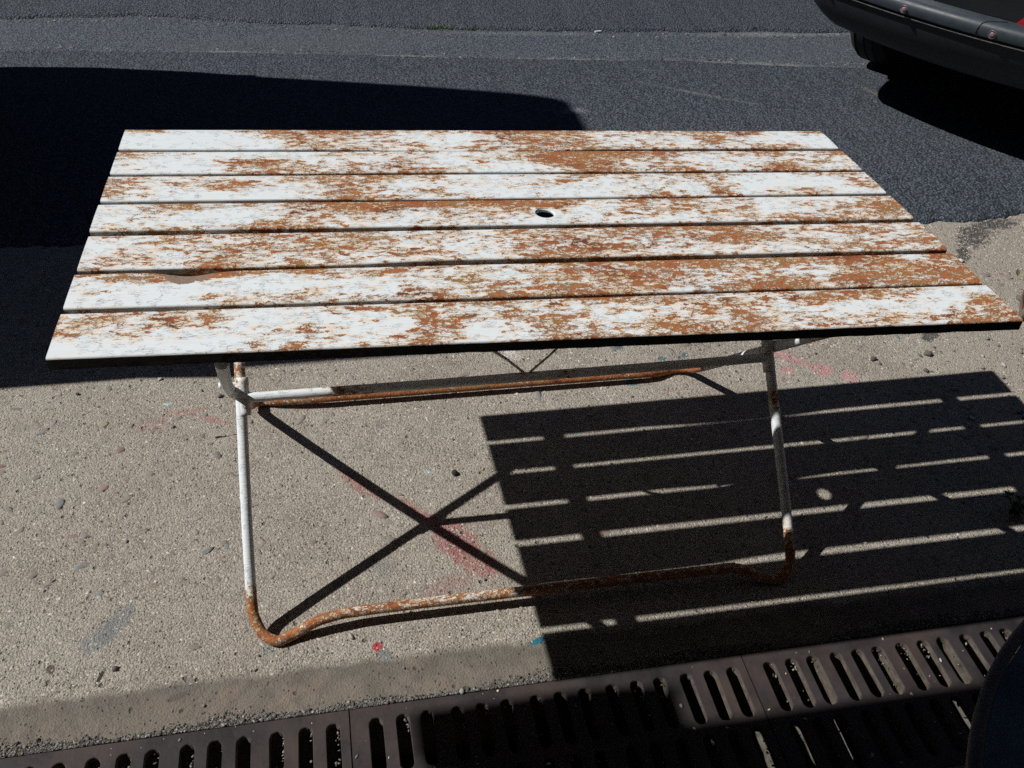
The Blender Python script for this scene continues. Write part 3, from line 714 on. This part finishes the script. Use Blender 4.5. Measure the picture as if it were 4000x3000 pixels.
# two flat stays rising from the middle of the cross rail
def strap(pts, w, t, name):
    pts = densify(pts, .015); m = MB(); vs = []
    for i, p in enumerate(pts):
        d = (pts[min(i+1, len(pts)-1)]-pts[max(i-1, 0)]).normalized(); up = Vector((0, .62, .78)); sd_ = d.cross(up).normalized(); nn = sd_.cross(d).normalized()
        wv_ = w*(1+.15*mnoise.noise(p*30))
        for a, b in ((1, 1), (-1, 1), (-1, -1), (1, -1)): vs.append(p+sd_*a*wv_/2+nn*b*t/2)
    N = len(pts); m.add(vs, [(4*k+q, 4*k+(q+1) % 4, 4*(k+1)+(q+1) % 4, 4*(k+1)+q) for k in range(N-1) for q in range(4)]+[(0, 1, 2, 3), tuple(4*(N-1)+q for q in range(4))])
    me = m.mesh(name); set_attr(me, 'wear', [.45]*len(me.vertices)); set_attr(me, 'bare', [0.]*len(me.vertices))
    return link(name, me, M_TUBE, table)
J = Vector((.690, .357, .351))
strap([J+Vector((-.006, 0, 0)), (.655, .372, .372), (.585, .385, .425), (.50, .40, .49), (.40, .42, .58), (.34, .43, ztop(.34, .43)-.022)], .0085, .004, 'stay')
strap([J+Vector((.006, 0, 0)), (.735, .372, .375), (.785, .385, .42), (.87, .40, .49), (.97, .42, .58), (1.04, .43, ztop(1.04, .43)-.022)], .0085, .004, 'stay')
strap([(.752, .385, .398), (.735, .391, .42), (.70, .40, .50), (.69, .41, ztop(.69, .41)-.022)], .0065, .004, 'stay_brace')

# ------------------------------------------------------------------ car parked at the right, seen from behind
M_CARPAINT = simple('dark_car_paint', (.008, .010, .013), .25, 0, .5, .2, 8, .0001)
M_PLASTIC = simple('grey_bumper_plastic', (.028, .039, .050), .5, 0, .45, .18, 25, .0003)
M_VALANCE = simple('dark_valance_plastic', (.020, .025, .031), .62, 0, .3, .25, 22, .0003, (.03, .03, .032))
M_CHROME = simple('thin_bright_trim', (.42, .43, .44), .3, .8, .5, .2, 40, .0002)
M_RUBBER = simple('tyre_rubber', (.018, .018, .019), .8, 0, .25, .3, 60, .0005)
M_RIM = simple('wheel_steel', (.20, .20, .21), .45, .6, .4, .2, 30)
M_GLASS = simple('tinted_glass', (.010, .013, .015), .08, 0, .6, .1, 5, .00001)
M_RED = simple('red_lamp_lens', (.36, .010, .014), .2, 0, .5, .2, 50, .0002)
M_WHITELENS = simple('pale_lamp_lens', (.55, .55, .53), .2, 0, .5, .1, 50, .0002)
M_SENSOR = simple('sensor_cap', (.16, .115, .14), .35, 0, .5, .3, 60)
M_BLACK = simple('black_trim', (.012, .012, .013), .6, 0, .3, .2, 40)

def build_car(label, loc, ang, hw=.69, L=3.3):
    """local axes: x to the right of the car, y forward, z up; origin under the middle of the rear bumper"""
    root = thing('parked_car', label, 'car', loc, ang-math.pi/2)
    def plan(u, ins=0.0):         # rear outline seen from above, u in -1..1, ins = inset
        h = hw-ins*.8; a = abs(u); sg = 1 if u > 0 else -1
        if a < .72:
            x = h*a/.72*.80; y = .10*(x/h)**2+ins
        else:
            t = (a-.72)/.28; th = t*math.pi/2*.98
            x = h*.80+h*.20*math.sin(th); y0 = .10*.64+ins
            y = y0+.27*(1-math.cos(th))
        return sg*x, y
    def band(zs, name, mat, parent=root, N=60, u0=-1, u1=1, smooth=True):
        m = MB(); vs = []
        for (z, ins) in zs:
            for k in range(N+1):
                x, y = plan(u0+(u1-u0)*k/N, ins); vs.append((x, y, z))
        nn = N+1
        m.add(vs, [(j*nn+k, j*nn+k+1, (j+1)*nn+k+1, (j+1)*nn+k) for j in range(len(zs)-1) for k in range(N)])
        return m.obj(name, mat, parent, angle=35)
    bumper = band([(.262, .22), (.274, .18), (.295, .135), (.325, .10), (.365, .065), (.41, .038), (.440, .026)], 'bumper', M_VALANCE)
    band([(.440, .026), (.4405, .020), (.4425, .0155), (.4455, .0155), (.4475, .020), (.448, .026)], 'trim_strip', M_CHROME, bumper)
    band([(.448, .028), (.452, .016), (.458, .006), (.472, .0), (.487, .002), (.495, .007), (.500, .014), (.503, .024), (.506, .042), (.507, .050), (.498, .058)], 'bumper_strip', M_PLASTIC, bumper)
    # body: tailgate, sides, roof as one shell behind the bumper
    prof = [(.502, .054, 1.0), (.60, .060, 1.0), (.74, .08, 1.0), (.90, .16, .985), (.95, .20, .96), (1.12, .30, .90), (1.30, .42, .82), (1.36, .52, .78)]
    m = MB(); nn = 41; vs = []
    for (z, ins, wsc) in prof:
        for k in range(nn):
            x, y = plan(-1+2*k/(nn-1), 0); vs.append((x*wsc*.985, y+ins, z))
    m.add(vs, [(j*nn+k, j*nn+k+1, (j+1)*nn+k+1, (j+1)*nn+k) for j in range(len(prof)-1) for k in range(nn-1)])
    # sides run forward to the nose
    side = []
    for sg in (-1, 1):
        S = []
        for (y, zlo, zhi, wsc) in [(.336, .42, .90, .985), (.50, .34, .90, .99), (1.2, .22, .88, 1.0), (2.4, .22, .86, 1.0), (3.0, .24, .78, .96), (L, .30, .62, .80)]:
            S.append([(sg*hw*wsc, y, zlo), (sg*hw*wsc*1.0, y, (zlo+zhi)/2), (sg*hw*wsc*.975, y, zhi)])
        side.append(S)
        for a, b in zip(S[:-1], S[1:]):
            for q in range(2): m.quad(a[q], b[q], b[q+1], a[q+1])
    for q in range(len(side[0])-1):     # shoulders, bonnet
        m.quad(side[0][q][2], side[0][q+1][2], side[1][q+1][2], side[1][q][2])
    m.quad(side[0][-1][0], side[0][-1][2], side[1][-1][2], side[1][-1][0])
    for y0_, y1_, z0_, z1_, w0, w1 in [(.56, 1.75, 1.36, 1.36, .78, .78), (1.75, 2.45, 1.36, .87, .78, .92)]:
        m.quad((-hw*w0, y0_, z0_), (hw*w0, y0_, z0_), (hw*w1, y1_, z1_), (-hw*w1, y1_, z1_))
    for sg in (-1, 1):
        m.quad((sg*hw*.97, .46, .89), (sg*hw*.93, 2.45, .87), (sg*hw*.78, 1.75, 1.36), (sg*hw*.78, .56, 1.36))
    m.quad((-hw*.78, .40, .29), (hw*.78, .40, .29), (hw*.9, L-.1, .24), (-hw*.9, L-.1, .24))
    m.obj('body', M_CARPAINT, root, angle=40)
    w = MB(); w.quad((-hw*.70, .355, .985), (hw*.70, .355, .985), (hw*.62, .495, 1.29), (-hw*.62, .495, 1.29))
    wm = w.obj('rear_window', M_GLASS, root)
    for v in wm.data.vertices: v.co.y -= .05
    for sg in (-1, 1):
        w = MB(); w.quad((sg*hw*.965, .62, .93), (sg*hw*.94, 2.2, .91), (sg*hw*.805, 1.72, 1.30), (sg*hw*.805, .70, 1.30)); w.obj('side_window', M_GLASS, root)
    # tail lamps on the corners, wrapping round
    for sg in (-1, 1):
        lm = MB(); N = 14; zs = [(.5025, .02), (.505, .0), (.56, -.004), (.62, -.002), (.69, .006), (.71, .02)]; vs = []
        for (z, ins) in zs:
            for k in range(N+1):
                uu = .205+1.0*(z-.505)+(.72-1.0*(z-.505))*k/N
                x, y = plan(sg*uu, 0); vs.append((x*.99, y+ins+.046, z))
        lm.add(vs, [(j*(N+1)+k, j*(N+1)+k+1, (j+1)*(N+1)+k+1, (j+1)*(N+1)+k) for j in range(len(zs)-1) for k in range(N)])
        lm.obj('tail_light', M_RED, root, angle=40)
        cp = MB(); vs = []
        for (z, ins) in [(.713, .02), (.717, .004), (.80, .010), (.84, .03)]:
            for k in range(N+1):
                x, y = plan(sg*(.30+.62*k/N), 0); vs.append((x*.975, y+ins*1.6+.072+max(0, z-.74)*.3, z))
        cp.add(vs, [(j*(N+1)+k, j*(N+1)+k+1, (j+1)*(N+1)+k+1, (j+1)*(N+1)+k) for j in range(3) for k in range(N)])
        cp.obj('lamp_cover', M_PLASTIC, root, angle=40)
    # parking sensors set in the strip
    for u, mt in ((-.235, M_SENSOR), (.15, M_SENSOR), (.54, M_SENSOR), (-.66, M_SENSOR)):
        x, y = plan(u, 0); x2, y2 = plan(u+.01, 0); nrm = Vector((y2-y, -(x2-x), 0)).normalized()
        if nrm.y > 0: nrm = -nrm
        m = MB(); m.lathe([(.0001, .002), (.007, .0018), (.0082, .0002), (.0088, -.004), (.0105, -.004), (.0118, .0015), (.0130, -.002)], 22)
        me = m.mesh('parking_sensor'); q = nrm.to_track_quat('Z', 'Y')
        for v in me.vertices: v.co = q @ v.co + Vector((x, y, .4715))+nrm*.0015
        link('parking_sensor', me, mt, bumper, smooth=True)
    # seam of the bumper end cap
    for u in (.085, -.82):
        m = MB(); x, y = plan(u, 0)
        pts = [(x-.004, y+.014, .453), (x, y-.0005, .468), (x+.003, y-.0005, .482), (x+.008, y+.006, .4952), (x+.018, y+.014, .5005), (x+.04, y+.026, .5037), (x+.07, y+.042, .5065)]
        m.tube(pts, .0016, 6); m.obj('seam', M_BLACK, bumper)
    # wheels
    for wx, wy in ((-.525, .82), (.60, .82), (-.60, 2.75), (.60, 2.75)):
        sg = 1 if wx > 0 else -1
        wroot = MB(); rr, ww = .285, .165
        wroot.lathe([(.17, -ww/2+.01), (.24, -ww/2), (.268, -ww/2+.012), (.281, -ww/2+.03), (rr, -.045), (rr-.006, -.042), (rr-.006, -.036), (rr, -.033), (rr, -.005), (rr-.006, -.003), (rr-.006, .003), (rr, .005), (rr, .033), (rr-.006, .036), (rr-.006, .042), (rr, .045), (.281, ww/2-.03), (.268, ww/2-.012), (.24, ww/2), (.17, ww/2-.01)], 56, (wx, wy, rr), axis='x')
        wo = wroot.obj('wheel', M_RUBBER, root, angle=30)
        rm = MB(); rm.lathe([(.0001, sg*.055), (.06, sg*.06), (.09, sg*.045), (.15, sg*.05), (.172, sg*.07), (.172, -sg*.07)], 30, (wx, wy, rr), axis='x'); rm.obj('rim', M_RIM, wo, angle=35)
    ex = MB(); ex.tube([(.30, .16, .235), (.30, .5, .24)], .022, 14); ex.obj('exhaust_pipe', M_RIM, root, smooth=True)
    return root
car_fwd = Vector((.81, .59)); car_ang = math.atan2(car_fwd.y, car_fwd.x)
CAR_P = (2.325, 1.745, .010)
build_car('dark car parked at the right edge with a grey plastic rear bumper', CAR_P, car_ang)

# ------------------------------------------------------------------ tall van parked just left of the picture; its shade falls across the road
M_VAN = simple('van_paint', (.045, .06, .09), .35, 0, .5, .15, 6, .0001)
def build_van():
    YC = 1.885
    root = thing('parked_van', 'tall dark van parked left of the table beyond the picture edge', 'van', (-1.0, YC, -.006))
    def half(z): return float(np.interp(z, [.12, .3, .6, 1.0, 1.27, 1.8, 2.3, 2.40, 2.45, 2.47], [.93, .97, .975, .945, .905, .85, .785, .765, .735, .60]))
    zs = [.25, .3, .45, .6, .8, 1.0, 1.27, 1.6, 1.9, 2.15, 2.3, 2.36, 2.40, 2.44, 2.465]
    m = MB(); stations = [0.0, -.02, -.06, -.5, -1.2, -2.4, -3.4, -4.0, -4.7, -5.0]
    ring = []
    for si, x in enumerate(stations):
        row = []
        near_row = []
        for z in zs:
            tl = -.05*max(0, (z-1.9)/.5)**2 if si < 3 else 0
            zz = z; nose = 0
            if si >= 7: zz = .25+(z-.25)*[.99, .62, .40][si-7]
            k = 1.0 if si > 1 else (.975 if si == 1 else .955)
            if si >= 8: k = .93
            row.append((x+tl, half(z)*k, zz)); near_row.append((x+tl, -(half(z)-.038)*k, zz))
        ring.append(near_row+[(p[0], p[1], p[2]) for p in reversed(row)])
    nn = len(ring[0]); vs = [p for r_ in ring for p in r_]
    m.add(vs, [(i*nn+k, i*nn+(k+1) % nn, (i+1)*nn+(k+1) % nn, (i+1)*nn+k) for i in range(len(ring)-1) for k in range(nn)]+[tuple(range(nn)), tuple((len(ring)-1)*nn+k for k in range(nn))])
    m.obj('body', M_VAN, root, angle=40)
    for sg in (-1, 1):
        d = MB(); d.box(.002, .010, min(sg*.02, sg*.84), max(sg*.02, sg*.84), .48, 1.35); d.obj('rear_door', M_VAN, root)
        w = MB(); w.box(.004, .012, min(sg*.10, sg*.70), max(sg*.10, sg*.70), 1.42, 1.85); w.obj('rear_window', M_GLASS, root)
        l = MB(); l.box(.004, .02, min(sg*.87, sg*.915), max(sg*.87, sg*.915), .75, 1.15); l.obj('tail_light', M_RED, root)
        s2 = MB(); s2.box(-4.2, -3.5, min(sg*.86, sg*.90), max(sg*.86, sg*.90), 1.35, 1.75); s2.obj('side_window', M_GLASS, root)
        for wx in (-.95, -4.1):
            wm = MB(); rr = .33; wm.lathe([(.0001, -.09*sg), (.2, -.09*sg), (.3, -.09*sg), (rr, -.07*sg), (rr, .07*sg), (.3, .09*sg), (.2, .08*sg), (.0001, .075*sg)], 40, (wx, sg*.83, rr), axis='y')
            wo = wm.obj('wheel', M_RUBBER, root, angle=30)
            rm = MB(); rm.lathe([(.0001, .092*sg), (.19, .092*sg), (.2, .082*sg)], 24, (wx, sg*.83, rr), axis='y'); rm.obj('rim', M_RIM, wo)
    bp = MB(); bp.box(-.06, .06, -.9, .9, .30, .46); bp.obj('bumper', M_BLACK, root)
    ws = MB(); ws.quad((-4.06, -.66, 2.30), (-4.06, .66, 2.30), (-4.68, .82, 1.52), (-4.68, -.82, 1.52)); wo = ws.obj('windscreen', M_GLASS, root)
    return root
build_van()

# ------------------------------------------------------------------ round cafe table in the near right corner
M_BLUE = Mat('worn_blue_paint', .5, .35)
_P = M_BLUE.coord()
_c = M_BLUE.mix(M_BLUE.map(M_BLUE.noise(_P, 18, 6, .65), .4, .65), (.03, .058, .115), (.08, .17, .21))
_c = M_BLUE.mix(M_BLUE.map(M_BLUE.noise(_P, 55, 5, .7), .55, .75, 0, .6), _c, (.09, .14, .15))
M_BLUE = M_BLUE.done(_c, None, M_BLUE.bump(M_BLUE.noise(_P, 120, 5, .6), .001, .6))
M_BLUERIM = simple('chipped_rim', (.12, .11, .095), .6, .2, .4, .45, 30, .0006, (.05, .06, .08))
RC, RR, RH = (1.170, -.885), .386, .750
rt = thing('round_table', 'round cafe table with a worn dark blue top in the near right corner', 'table', (RC[0], RC[1], 0))
m = MB(); m.lathe([(.0001, RH), (.15, RH), (RR-.012, RH), (RR-.012, RH-.012), (.0001, RH-.012)], 96); m.obj('tabletop', M_BLUE, rt, angle=40)
m = MB(); m.lathe([(RR-.0115, RH+.0004), (RR-.0085, RH+.0016), (RR-.004, RH+.0012), (RR-.001, RH-.001), (RR, RH-.003), (RR-.001, RH-.010), (RR-.004, RH-.012), (RR-.0115, RH-.010)], 96); m.obj('rim', M_BLUERIM, rt, smooth=True)
m = MB(); m.lathe([(.028, .03), (.024, .12), (.022, .5), (.026, RH-.03), (.09, RH-.0125)], 24); m.obj('column', M_BLACK, rt, smooth=True)
for k in range(3):
    a = R(30+120*k); m = MB(); m.tube(cat([(.02*math.cos(a), .02*math.sin(a), .12), (.12*math.cos(a), .12*math.sin(a), .09), (.22*math.cos(a), .22*math.sin(a), .03), (.27*math.cos(a), .27*math.sin(a), .0125)]), .012, 10); m.obj('foot', M_BLACK, rt, smooth=True)

# ------------------------------------------------------------------ unseen shopfront and canopy added behind the camera to cast shade
M_WALL = simple('dark_rendered_wall', (.085, .075, .068), .9, 0, .1, .25, 6, .002)
M_WOOD = simple('dark_stained_timber', (.045, .036, .03), .75, 0, .2, .4, 20, .001)
wl_ = thing('shop_wall', 'unseen dark rendered shop front added behind the camera', 'wall', (0, -2.7, 0))
m = MB(); m.box(-5, 6, -.25, 0, 0, 3.2); m.obj('wall', M_WALL, wl_)
m = MB(); m.box(-.6, .3, .002, .05, 0, 2.05); d_ = m.obj('door', M_WOOD, wl_)
m = MB(); m.tube([(.2, .052, 1.0), (.2, .09, 1.0), (.12, .09, 1.0)], .01, 8); m.obj('handle', M_CHROME, d_)
m = MB(); m.box(.9, 3.2, .002, .03, .7, 2.0); w_ = m.obj('window', M_GLASS, wl_)
for (a, b, c_, d2) in [(.82, .9, .62, 2.08), (3.2, 3.28, .62, 2.08), (.9, 3.2, .62, .7), (.9, 3.2, 2.0, 2.08), (2.01, 2.07, .7, 2.0)]:
    m = MB(); m.box(a, b, .003, .06, c_, d2); m.obj('frame', M_WOOD, w_)
cn = thing('canopy', 'flat dark timber canopy added unseen to cast shade over the shop front', 'canopy', (0, 0, 2.10))
m = MB(); m.box(-1.51, 6, -2.695, .0, .0, .05); m.obj('roof', M_WOOD, cn)
m = MB(); m.box(-1.51, 6, .0, .022, -.05, .07); m.obj('fascia', M_WOOD, cn)
for x in (-1.4, .5, 2.4, 4.3, 5.9):
    m = MB(); m.tube([(x, -2.69, -.55), (x, -1.7, -.001)], .03, 8); m.obj('bracket', M_WOOD, cn)
lt = thing('shadow_blocker', 'unseen added shadow lantern fixed to the front of the canopy', 'blocker', (-1.35, .024, 2.10))  # unseen box added so its soft shadow falls on the grates
m = MB(); m.box(-.16, .16, .0, .09, -.06, .09); m.obj('housing', M_BLACK, lt)
m = MB(); m.box(-.14, .14, .01, .08, -.085, -.061); m.obj('glass', M_WHITELENS, lt)

# ------------------------------------------------------------------ houses round the yard added out of view to block sky light
M_HOUSE = simple('grey_roughcast', (.16, .15, .14), .95, 0, .1, .2, 4, .004)
M_SLATE = simple('slate_roof', (.06, .065, .075), .7, 0, .3, .3, 12, .003)
def house(label, x, y, rot, w, d, h, nwin):
    r_ = thing('house', label, 'house', (x, y, -.006), rot)
    m = MB(); m.box(-w/2, w/2, 0, d, 0, h); m.obj('wall', M_HOUSE, r_)
    m = MB(); m.add([(-w/2-.2, -.3, h+.002), (w/2+.2, -.3, h+.002), (w/2+.2, d+.3, h+.002), (-w/2-.2, d+.3, h+.002), (-w/2-.2, d/2, h+2.4), (w/2+.2, d/2, h+2.4)], [(0, 1, 5, 4), (2, 3, 4, 5), (0, 4, 3), (1, 2, 5), (0, 3, 2, 1)])
    m.obj('roof', M_SLATE, r_)
    for k in range(nwin):
        for z in (.9, 3.6):
            xc = -w/2+(k+.5)*w/nwin
            m = MB(); m.box(xc-.65, xc+.65, -.06, -.002, z-.08, z+1.48); f = m.obj('window', M_WHITELENS, r_)
            for a in (-.29, .29):
                m = MB(); m.box(xc+a-.26, xc+a+.26, -.068, -.061, z, z+1.4); m.obj('pane', M_GLASS, f)
house('unseen grey house added across the road to block sky light', 2, 9.5, 0, 22, 7, 7.0, 7)
house('unseen grey house added on the left to block sky light', -10, 2, math.pi/2, 16, 6, 6.0, 5)
house('unseen grey house added on the right to block sky light', 12, 2, -math.pi/2, 16, 6, 6.5, 5)

# ------------------------------------------------------------------ small things
M_TWIG = simple('dry_stem', (.15, .115, .085), .85, 0, .15, .4, 120, .0008)
M_DRYLEAF = simple('dry_leaf', (.16, .12, .07), .8, 0, .15, .4, 90)
M_LEAF = simple('dull_leaf', (.05, .07, .035), .7, 0, .25, .4, 90)
def twisty(m, p, d, ln, r, seed, n=9):
    pts = []; p = Vector(p); d = Vector(d).normalized(); g_ = random.Random(seed)
    for i in range(n):
        pts.append(p.copy()); d = (d+Vector((g_.gauss(0, .22), g_.gauss(0, .22), g_.gauss(0, .12)))).normalized(); p = p+d*ln/n
    m.tube(pts, r, 7, rfun=lambda t: 1.1-.75*t); return pts
dw = thing('dry_weed', 'gnarled dry brown weed stem standing on the concrete at the right edge', 'weed', (2.175, .84, 0))
m = MB()
for s_, (d, ln, r) in enumerate([((.55, .25, .75), .17, .010), ((.9, .1, .5), .13, .007), ((1, -.2, .35), .11, .005), ((.5, .8, .9), .20, .006), ((-.8, .1, .15), .03, .004), ((-.3, -.7, .1), .035, .004)]): twisty(m, (0, 0, .003), d, ln, r, 30+s_)
m.obj('stem', M_TWIG, dw, smooth=True)
lf = MB()
def leaf(m, p, ln, seed):
    g_ = random.Random(seed); a = g_.uniform(0, 6.28); e = g_.uniform(-.2, .9); d = Vector((math.cos(a)*math.cos(e), math.sin(a)*math.cos(e), math.sin(e))); s_ = d.cross(Vector((0, 0, 1))).normalized(); u = s_.cross(d); p = Vector(p)
    w = ln*.28
    m.add([p, p+d*ln*.35+s_*w+u*w*.4, p+d*ln*.7+s_*w*.7+u*w*.3, p+d*ln, p+d*ln*.7-s_*w*.7+u*w*.3, p+d*ln*.35-s_*w+u*w*.4, p+d*ln*.5], [(0, 1, 6), (1, 2, 6), (2, 3, 6), (3, 4, 6), (4, 5, 6), (5, 0, 6)])
for k in range(10): leaf(lf, (random.uniform(.02, .14), random.uniform(-.02, .1), random.uniform(.003, .10)), random.uniform(.012, .025), k)
lf.obj('leaf_tuft', M_DRYLEAF, dw)['kind'] = 'stuff'
def weed(label, loc, hgt, nst, seed, lm=M_LEAF):
    w = thing('weed', label, 'weed', loc, 0, 'weeds growing from the concrete at the right')
    m = MB(); l = MB(); g_ = random.Random(seed)
    for s_ in range(nst):
        pts = twisty(m, (g_.gauss(0, .006), g_.gauss(0, .006), .001), (g_.uniform(-.9, .5), g_.uniform(-.6, .8), 1.0), hgt*g_.uniform(.6, 1.1), .0016, seed*10+s_, 7)
        for p in pts[2:]:
            for q in range(2): leaf(l, p, g_.uniform(.010, .020), g_.randint(0, 10**6))
    m.obj('stem', M_TWIG, w, smooth=True); l.obj('leaf_tuft', lm, w)['kind'] = 'stuff'
weed('straggling dark weed in the table shadow, upper one at the right edge', (1.905, .37, 0), .10, 4, 3)
weed('low leafy weed in the table shadow, lower one at the right edge', (1.735, .165, 0), .055, 5, 4)
m = MB(); bm = bmesh.new(); bmesh.ops.create_icosphere(bm, subdivisions=2, radius=.0075)
for v in bm.verts: v.co *= 1+.35*mnoise.noise(v.co*160); v.co.z *= .75
me = bpy.data.meshes.new('stone_lump'); bm.to_mesh(me); bm.free()
o = link('stone', me, simple('black_lump', (.035, .033, .032), .8, 0, .3, .4, 200, .001), smooth=True); o.location = (.568, .455, .0045)
tag(o, 'small black stone lying on the bare concrete beside the slat shadow', 'stone')
m = MB(); twisty(m, (.055, .640, .0025), (1, .3, 0.02), .055, .0016, 5, 7)
for v_i, v in enumerate(m.v): m.v[v_i] = (v[0], v[1], max(.0004, min(v[2], .006)))
tag(m.obj('twig', M_TWIG, smooth=True), 'short dark twig lying on the concrete left of the table leg', 'twig')
m = MB(); m.tube([(0, 0, 0), (.028, .004, 0)], .0042, 12)
o = m.obj('cigarette_end', simple('white_paper', (.75, .74, .70), .8, 0, .2, .1, 100), angle=40); o.location = (1.53, 3.085, .0005)
tag(o, 'white cigarette end lying at the crack in the road', 'cigarette end')
